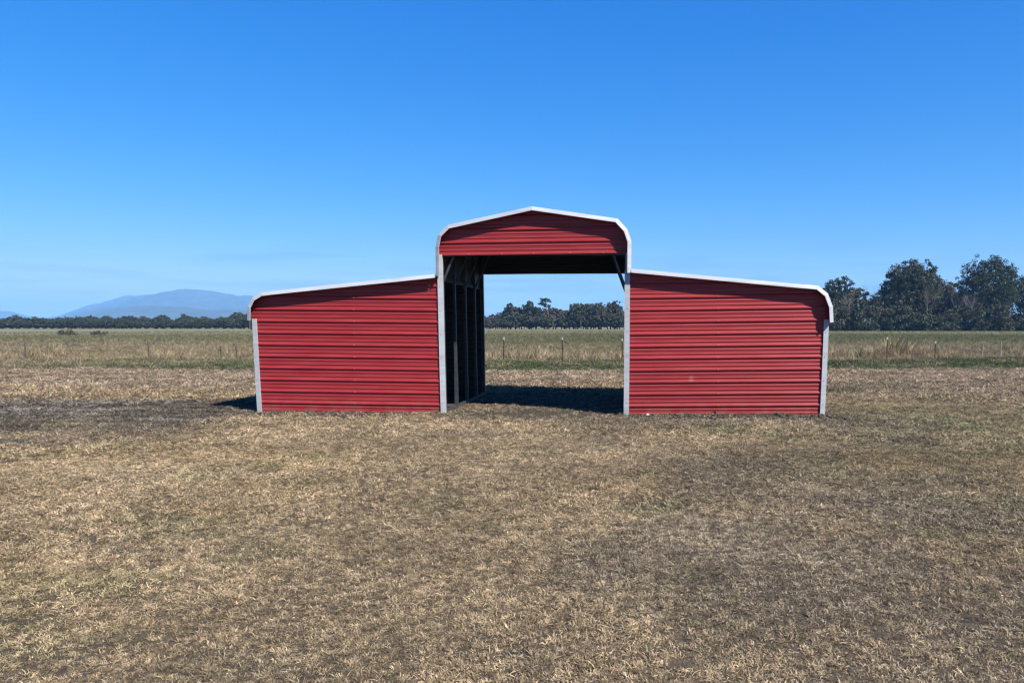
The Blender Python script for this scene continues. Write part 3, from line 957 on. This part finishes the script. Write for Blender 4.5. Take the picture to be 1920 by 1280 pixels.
# wood behind the field, seen through the open bay (and on both sides of it)
mid = [leafy_tree('wood_tree', 401, 10.0, 9.5, 0.08, 120, 24, 0.46, EVERG + OLIVE[:2], 0.6),
       leafy_tree('wood_tree', 402, 9.0, 8.5, 0.06, 110, 24, 0.44, DULL + OLIVE, 0.6),
       leafy_tree('wood_tree', 403, 11.0, 7.5, 0.08, 110, 24, 0.44, EVERG, 0.7, peak=0.7),
       bare_tree('bare_wood_tree', 404, 9.5, 7.0, kids=(3, 4)),
       leafy_tree('wood_tree', 405, 6.5, 8.0, 0.03, 100, 24, 0.42, DULL[1:] + EVERG[:2], 0.5)]
used = [False]*5
def mid_copy(k):
    if not used[k]:
        used[k] = True
        return mid[k]
    return copy_tree(mid[k])
HP = [(820, 7), (880, 7.5), (905, 7.5), (925, 7), (945, 8), (956, 11.0), (985, 11.4), (1002, 11.4), (1020, 10.5), (1042, 10.4), (1055, 10.2), (1075, 10.5), (1085, 11.2), (1108, 10.8), (1130, 11.4), (1150, 11.6), (1168, 9.5), (1200, 9), (1400, 10), (1540, 10)]
HPx = [a for a, b in HP]; HPh = [b for a, b in HP]
specials = [(957, 2, 11.2, 'dark tree at the left shoulder of the wood seen through the barn'),
            (993, 2, 12.0, 'pointed dark tree standing up left of the tall pine'),
            (1082, 0, 11.0, 'dark rounded crown just right of middle in the wood seen through the barn'),
            (1102, 0, 11.0, 'darkest rounded crown in the right half of the wood seen through the barn'),
            (1124, 1, 11.2, 'greenish brown crown in the right half of the wood seen through the barn'),
            (1152, 1, 12.0, 'brown pointed crown beside the right door post of the open bay')]
for px, k, h, lab in specials:
    o = mid_copy(k)
    hk = (10.0, 9.0, 11.0, 9.5, 6.5)[k]
    place(o, px, 300+RN.uniform(-3, 3), lab, 'tree', None, RN.uniform(0, 6.2), h/hk, h/hk)
place(pine_tree('pine_tree', 501, 12.4, 5.5, 1.3, 0.74), 1029, 294, 'tall pine with crooked pale trunk standing above the wood')
ML = 'scrubby wood tree in the belt behind the field'
for row in range(3):
    px = 790.0
    while px < 1560:
        k = RN.choice((0, 1, 1, 2, 3, 4, 4)) if row else RN.choice((1, 3, 3, 4, 4, 1))
        h = float(np.interp(px, HPx, HPh))*(0.66, 0.84, 0.93)[row]*RN.uniform(0.85, 1.06)
        hk = (10.0, 9.0, 11.0, 9.5, 6.5)[k]
        step = RN.uniform(12, 20) if 890 < px < 1185 else RN.uniform(30, 45)
        place(mid_copy(k), px, 296+row*7+RN.uniform(-2, 2), ML if k != 3 else 'grey leafless tree in the belt behind the field', 'tree', 'belt of wood behind the field', RN.uniform(0, 6.2), h/hk*RN.uniform(1.0, 1.25), h/hk)
        px += step

# long low treeline on the left
low = [leafy_tree('treeline_tree', 601, 6.4, 7.5, 0.03, 90, 24, 0.42, EVERG + PINE, 0.4),
       leafy_tree('treeline_tree', 602, 6.0, 8.0, 0.03, 90, 24, 0.42, EVERG + OLIVE[:1], 0.4),
       leafy_tree('treeline_tree', 603, 5.4, 8.0, 0.02, 90, 24, 0.40, DULL[2:] + EVERG, 0.4)]
used3 = [False]*3
TL = 'dark scrubby tree in the long low treeline below the mountain'
for row in range(3):
    px = -150.0 + row*7
    while px < 840:
        k = RN.randrange(3) if row else RN.choice((1, 2, 2))
        o = low[k] if not used3[k] else copy_tree(low[k])
        used3[k] = True
        s = RN.uniform(0.82, 1.12)*(0.82, 0.95, 1.03)[row]
        if 200 < px < 330: s *= 0.94
        s *= 1 + 0.22*max(0, (px-420)/60) if px < 500 else 1.15
        place(o, px, 322+row*8+RN.uniform(-2, 2), TL, 'tree', 'left treeline', RN.uniform(0, 6.2), s*RN.uniform(1.0, 1.3), s)
        px += RN.uniform(13, 19) if px < 500 else RN.uniform(30, 45)
place(bare_tree('bare_tree', 208, 9.0, 7.0), 466, 326, 'leafless grey tree in the far treeline beside the left eave of the barn')

# two heaps of grey brush out in the left field
br = bush('brush_heap', 701, 0.95, 3.2, DULL + OLIVE, 26, 0.16)
place(br, 122, 108, 'larger grey-green heap of brush in the left field', 'brush', 'brush heaps in the left field')
b2 = copy_tree(br)
place(b2, 184, 112, 'smaller grey heap of brush in the left field, right of the larger one', 'brush', 'brush heaps in the left field', 1.3, 0.8)

# ------------------------------------------------------------------ stone and clods at the foot of the barn
def lump(V, F, c, r, rnd, k=7, m=5):
    b = len(V)
    ph = rnd.uniform(0, 6, size=4)
    for i in range(m+1):
        th = math.pi*i/m
        for j in range(k):
            a = 2*math.pi*j/k
            q = r*(1+0.28*math.sin(2*a+ph[0]+th*2)+0.2*math.sin(3*a+ph[1])*math.sin(th*3+ph[2]))
            V.append((c[0]+q*math.sin(th)*math.cos(a)*1.25, c[1]+q*math.sin(th)*math.sin(a), c[2]+q*math.cos(th)*0.75))
    for i in range(m):
        for j in range(k):
            s = (j+1) % k
            F.append((b+i*k+j, b+(i+1)*k+j, b+(i+1)*k+s, b+i*k+s))
rnd = np.random.default_rng(8)
V = []; F = []
lump(V, F, (0, 0, 0.02), 0.034, rnd, 9, 6)
st = mesh_obj('white_stone', V, F, M_STONE, smooth=True)
st.location = (2.24, -0.17, float(gz(2.24, -0.17)))
tag(st, 'small white stone on the soil at the foot of the right-hand red wall', 'stone')
V = []; F = []
for i in range(520):
    if i < 200: x = rnd.uniform(-5.9, -1.7); y = -abs(rnd.normal(0, 0.28)) - 0.06
    elif i < 400: x = rnd.uniform(1.8, 6.0); y = -abs(rnd.normal(0, 0.38)) - 0.06
    elif i < 470: x = rnd.uniform(-10.5, -6.0); y = rnd.normal(-0.6, 0.9)
    else: x = rnd.uniform(-10, -7.3); y = -4.15 + 0.1*(x+8) + rnd.normal(0, 0.14)
    r = rnd.uniform(0.012, 0.05)*(1.3 if rnd.random() < 0.1 else 0.75)
    lump(V, F, (x, y, float(gz(x, y))+r*0.3), r, rnd, 6, 4)
o = mesh_obj('soil_clods', V, F, M_CLOD, smooth=False)
tag(o, 'dark crumbly soil clods strewn along the foot of the barn', 'soil', kind='stuff')

# ------------------------------------------------------------------ grass
def blade_tuft(seed, n, hmin, hmax, lean, width, rad, curl, segs=2):
    rnd = np.random.default_rng(seed)
    V = []; F = []; C = []
    for _ in range(n):
        a = rnd.uniform(0, 6.283); r = rad*math.sqrt(rnd.random())
        p = np.array((math.cos(a)*r, math.sin(a)*r, -0.05*hmax))
        b = a + rnd.normal(0, 0.9)
        le = rnd.uniform(*lean)
        L_ = rnd.uniform(hmin, hmax)
        side = np.array((-math.sin(b), math.cos(b), 0))
        if rnd.random() < 0.6:
            q = rnd.uniform(-1, 1); side = side*math.cos(q) + np.array((0, 0, 1))*math.sin(q)
        k = len(V); w = width*rnd.uniform(0.7, 1.3)
        pts = [p]
        for s in range(segs):
            dirv = np.array((math.cos(b)*math.sin(le), math.sin(b)*math.sin(le), math.cos(le)))
            p = p + dirv*L_/segs
            pts.append(p); le += curl*rnd.uniform(0.3, 1.2); b += rnd.normal(0, 0.4)
        for i, q in enumerate(pts[:-1]):
            ww = w*(1-0.3*i/segs)
            V += [tuple(q-side*ww/2), tuple(q+side*ww/2)]
        V.append(tuple(pts[-1]))
        g = rnd.uniform(0.55, 1.22)
        c = np.array((g, g*rnd.uniform(0.93, 1.03), g*rnd.uniform(0.82, 1.08)))
        for i in range(segs-1):
            F.append((k+2*i, k+2*i+1, k+2*i+3, k+2*i+2)); C += [c]*4
        F.append((k+2*segs-2, k+2*segs-1, k+2*segs)); C += [c]*3
    me = bpy.data.meshes.new('tuft')
    me.from_pydata(V, [], F)
    at = me.color_attributes.new('blade', 'FLOAT_COLOR', 'CORNER')
    C = np.array(C)
    at.data.foreach_set('color', np.concatenate([C, np.ones((len(C), 1))], 1).astype(np.float32).ravel())
    me.materials.append(M_GRASS)
    return bpy.data.objects.new('tuft', me)

def tuft_collection(name, objs):
    c = bpy.data.collections.new(name)
    for o in objs: c.objects.link(o)
    return c
short = tuft_collection('short_tufts', [blade_tuft(900+i, 20, 0.012, 0.028, (0.15, 1.4), 0.0037, 0.019, 0.95) for i in range(5)] + [blade_tuft(915+i, 12, 0.024, 0.052, (0.75, 1.5), 0.0032, 0.026, 0.7, 3) for i in range(3)])
tall = tuft_collection('tall_tufts', [blade_tuft(930+i, 22, 0.35, 1.0, (0.05, 0.75), 0.024, 0.16, 0.5) for i in range(6)])

def scatter(name, x, y, sc, tint, coll, nvar, label, seed, zs=None):
    rnd = np.random.default_rng(seed)
    n = len(x)
    z = gz(x, y)
    me = bpy.data.meshes.new(name)
    me.vertices.add(n)
    me.vertices.foreach_set('co', np.stack([x, y, z], 1).astype(np.float32).ravel())
    def put(nm, typ, arr, key):
        a = me.attributes.new(nm, typ, 'POINT'); a.data.foreach_set(key, np.ascontiguousarray(arr).ravel())
    put('rot', 'FLOAT_VECTOR', np.stack([rnd.normal(0, 0.15, n), rnd.normal(0, 0.15, n), rnd.uniform(0, 6.283, n)], 1).astype(np.float32), 'vector')
    zsc = sc if zs is None else zs
    put('scl', 'FLOAT_VECTOR', np.stack([sc, sc, zsc], 1).astype(np.float32), 'vector')
    put('pick', 'INT', rnd.integers(0, nvar, n).astype(np.int32), 'value')
    put('tint', 'FLOAT_COLOR', np.concatenate([tint, np.ones((n, 1))], 1).astype(np.float32), 'color')
    me.materials.append(M_GRASS)
    o = bpy.data.objects.new(name, me); COL.objects.link(o)
    g = bpy.data.node_groups.new(name + '_nodes', 'GeometryNodeTree')
    g.interface.new_socket('Geometry', in_out='INPUT', socket_type='NodeSocketGeometry')
    g.interface.new_socket('Geometry', in_out='OUTPUT', socket_type='NodeSocketGeometry')
    gi = g.nodes.new('NodeGroupInput'); go = g.nodes.new('NodeGroupOutput')
    ci = g.nodes.new('GeometryNodeCollectionInfo'); ci.inputs['Collection'].default_value = coll
    ci.inputs['Separate Children'].default_value = True; ci.inputs['Reset Children'].default_value = True
    ip = g.nodes.new('GeometryNodeInstanceOnPoints'); ip.inputs['Pick Instance'].default_value = True
    def na(nm, dt):
        a = g.nodes.new('GeometryNodeInputNamedAttribute'); a.data_type = dt; a.inputs['Name'].default_value = nm
        return a.outputs['Attribute']
    lk = g.links.new
    lk(gi.outputs[0], ip.inputs['Points']); lk(ci.outputs[0], ip.inputs['Instance'])
    lk(na('pick', 'INT'), ip.inputs['Instance Index'])
    er = g.nodes.new('FunctionNodeEulerToRotation'); lk(na('rot', 'FLOAT_VECTOR'), er.inputs[0]); lk(er.outputs[0], ip.inputs['Rotation'])
    lk(na('scl', 'FLOAT_VECTOR'), ip.inputs['Scale']); lk(ip.outputs[0], go.inputs[0])
    md = o.modifiers.new('scatter', 'NODES'); md.node_group = g
    tag(o, label, 'grass', kind='stuff')
    return o

def sector(n, r0, r1, seed, half=R(50)):
    rnd = np.random.default_rng(seed)
    r = np.sqrt(rnd.uniform(r0*r0, r1*r1, n)); a = rnd.uniform(-half, half, n) - R(0.5)
    return CAM[0] + r*np.sin(a), CAM[1] + r*np.cos(a), r

def inside_barn(x, y):
    return (x > -5.68) & (x < 5.69) & (y > -0.035) & (y < D+0.03) & ~((abs(x) < 1.76))

def lawn(r0, r1, n, base_sc, seed):
    rnd = np.random.default_rng(seed+500)
    x, y, r = sector(n, r0, r1, seed)
    s = soil_shade_mask(x, y)
    keep = (rnd.random(n) > s*(0.93 - 0.55*sstep(-5.4, -6.4, x))) & ~inside_barn(x, y) & (y < fence_y(x) - 0.2)
    inn = (abs(x) < 1.76) & (y > 0) & (y < D)
    keep &= ~(inn & (rnd.random(n) < 0.45))
    # thin and thick patches
    dens = fbm(x*1.1, y*1.1, 15, 4)
    keep &= rnd.random(n) < 0.74 + 1.0*sstep(0.32, 0.58, dens)
    x, y, r = x[keep], y[keep], r[keep]
    n = len(x)
    c = plant_colour(x, y)*rnd.uniform(0.55, 1.35, (n, 1))
    c *= (0.78 + 0.5*fbm(x*2.2, y*2.2, 18, 3))[:, None]*(0.66 + 0.68*fbm(x*0.55+3, y*0.7, 62, 4))[:, None]
    kn = vnoise(x*38, y*30, 81); c *= (0.50 + 0.88*sstep(0.15, 0.85, kn))[:, None]      # small knots of darker and lighter tufts, standing for dark gaps between clumps
    sc = base_sc*(0.75+0.5*kn)*rnd.uniform(0.7, 1.35, n)*(0.8+0.5*fbm(x*0.7, y*0.7, 19, 3))
    t = y - fence_y(x)
    zs = sc*(1 + 1.6*sstep(-6, -3.5, t))
    straw = rnd.random(n) < 0.005
    c[straw] = STRAW*1.15; sc[straw] *= 1.4
    return x, y, sc, c, zs

parts = [lawn(2.2, 7, 62000, 1.0, 1), lawn(7, 12, 80000, 1.3, 2), lawn(12, 19, 85000, 1.9, 3), lawn(19, 45, 125000, 3.3, 4)]
x, y, sc, c, zs = [np.concatenate([p[i] for p in parts]) for i in range(5)]
scatter('dry_lawn_grass', x, y, sc, c, short, 8, 'short dry mown grass round the barn', 77, zs)

def field(n, r0, r1, seed, s0, s1):
    rnd = np.random.default_rng(seed+900)
    x, y, r = sector(n, r0, r1, seed)
    t = y - fence_y(x)
    s = soil_shade_mask(x, y)
    keep = (t > -0.5) & (rnd.random(n) > s*0.9) & (rnd.random(n) < 0.4+1.3*sstep(0.35, 0.6, fbm(x*0.5, y*0.5, 25, 3)))
    x, y, r, t = x[keep], y[keep], r[keep], t[keep]
    n = len(x)
    c = plant_colour(x, y)*rnd.uniform(0.5, 1.5, (n, 1))*(1 - 0.3*sstep(90, 200, t))[:, None]
    tl = np.exp(-((t-2.2)/2.6)**2)
    hm = fbm(x*0.45, y*0.45, 28, 3)
    h = rnd.uniform(0.6, 1.3, n)*(s0 + (s1-s0)*sstep(10, 90, t)) * (1 + 1.3*tl*sstep(0.4, 0.62, hm))
    w = h*rnd.uniform(1.0, 1.5, n)
    hump = sum(np.exp(-((x-a)/1.1)**2 - ((y-b)/1.0)**2) for a, b in ((12.6, 25.6), (13.9, 26.2), (15.6, 26.0), (16.4, 26.8), (19.5, 29), (-3.0, 23.5), (-20, 25), (-29, 24)))
    h = h*(1 + 1.5*hump); w = w*(1 + 0.8*hump)
    c = lerp(c, STRAW*1.1, np.clip(hump, 0, 1)*0.9)
    green = rnd.random(n) < 0.14*sstep(0, 4, t)
    c[green] = GREEN*rnd.uniform(0.8, 1.4, (int(green.sum()), 1))
    return x, y, w, c, h
parts = [field(60000, 33, 70, 11, 0.26, 0.30), field(60000, 60, 150, 12, 0.34, 0.42), field(30000, 140, 245, 13, 0.32, 0.32)]
x, y, sc, c, zs = [np.concatenate([p[i] for p in parts]) for i in range(5)]
scatter('field_weeds', x, y, sc, c, tall, 6, 'straw and green weeds and crop covering the field beyond the fence', 78, zs)

# taller stray tufts against the walls and in the field edge
rnd = np.random.default_rng(66)
n = 420
x = np.where(rnd.random(n) < 0.5, rnd.uniform(-6.2, -1.7, n), rnd.uniform(1.7, 6.3, n)); y = -0.05 - np.abs(rnd.normal(0, 0.09, n))
sc = rnd.uniform(0.035, 0.10, n)
scatter('wall_foot_grass', x, y, sc, plant_colour(x, y)*rnd.uniform(0.5, 1.1, (n, 1)), tall, 6, 'ragged taller grass along the foot of the barn walls', 79, sc*rnd.uniform(0.7, 1.4, n))

# ------------------------------------------------------------------ air
V = []; F = []
box(V, F, (-12000, -300, -14), (12000, 11500, 372))
hz = mesh_obj('haze', V, F, [])
hm, t, p = mat('pale_air')
t.nodes.remove(p)
pv = nd(t, 'ShaderNodeVolumePrincipled')
pv.inputs['Color'].default_value = (0.26, 0.58, 1.0, 1)
pv.inputs['Density'].default_value = 1.35e-4
pv.inputs['Anisotropy'].default_value = 0.0
t.links.new(pv.outputs[0], t.nodes['Material Output'].inputs['Volume'])
hz.data.materials.append(hm)
tag(hz, 'thin blue air over the whole plain', 'haze', kind='stuff')
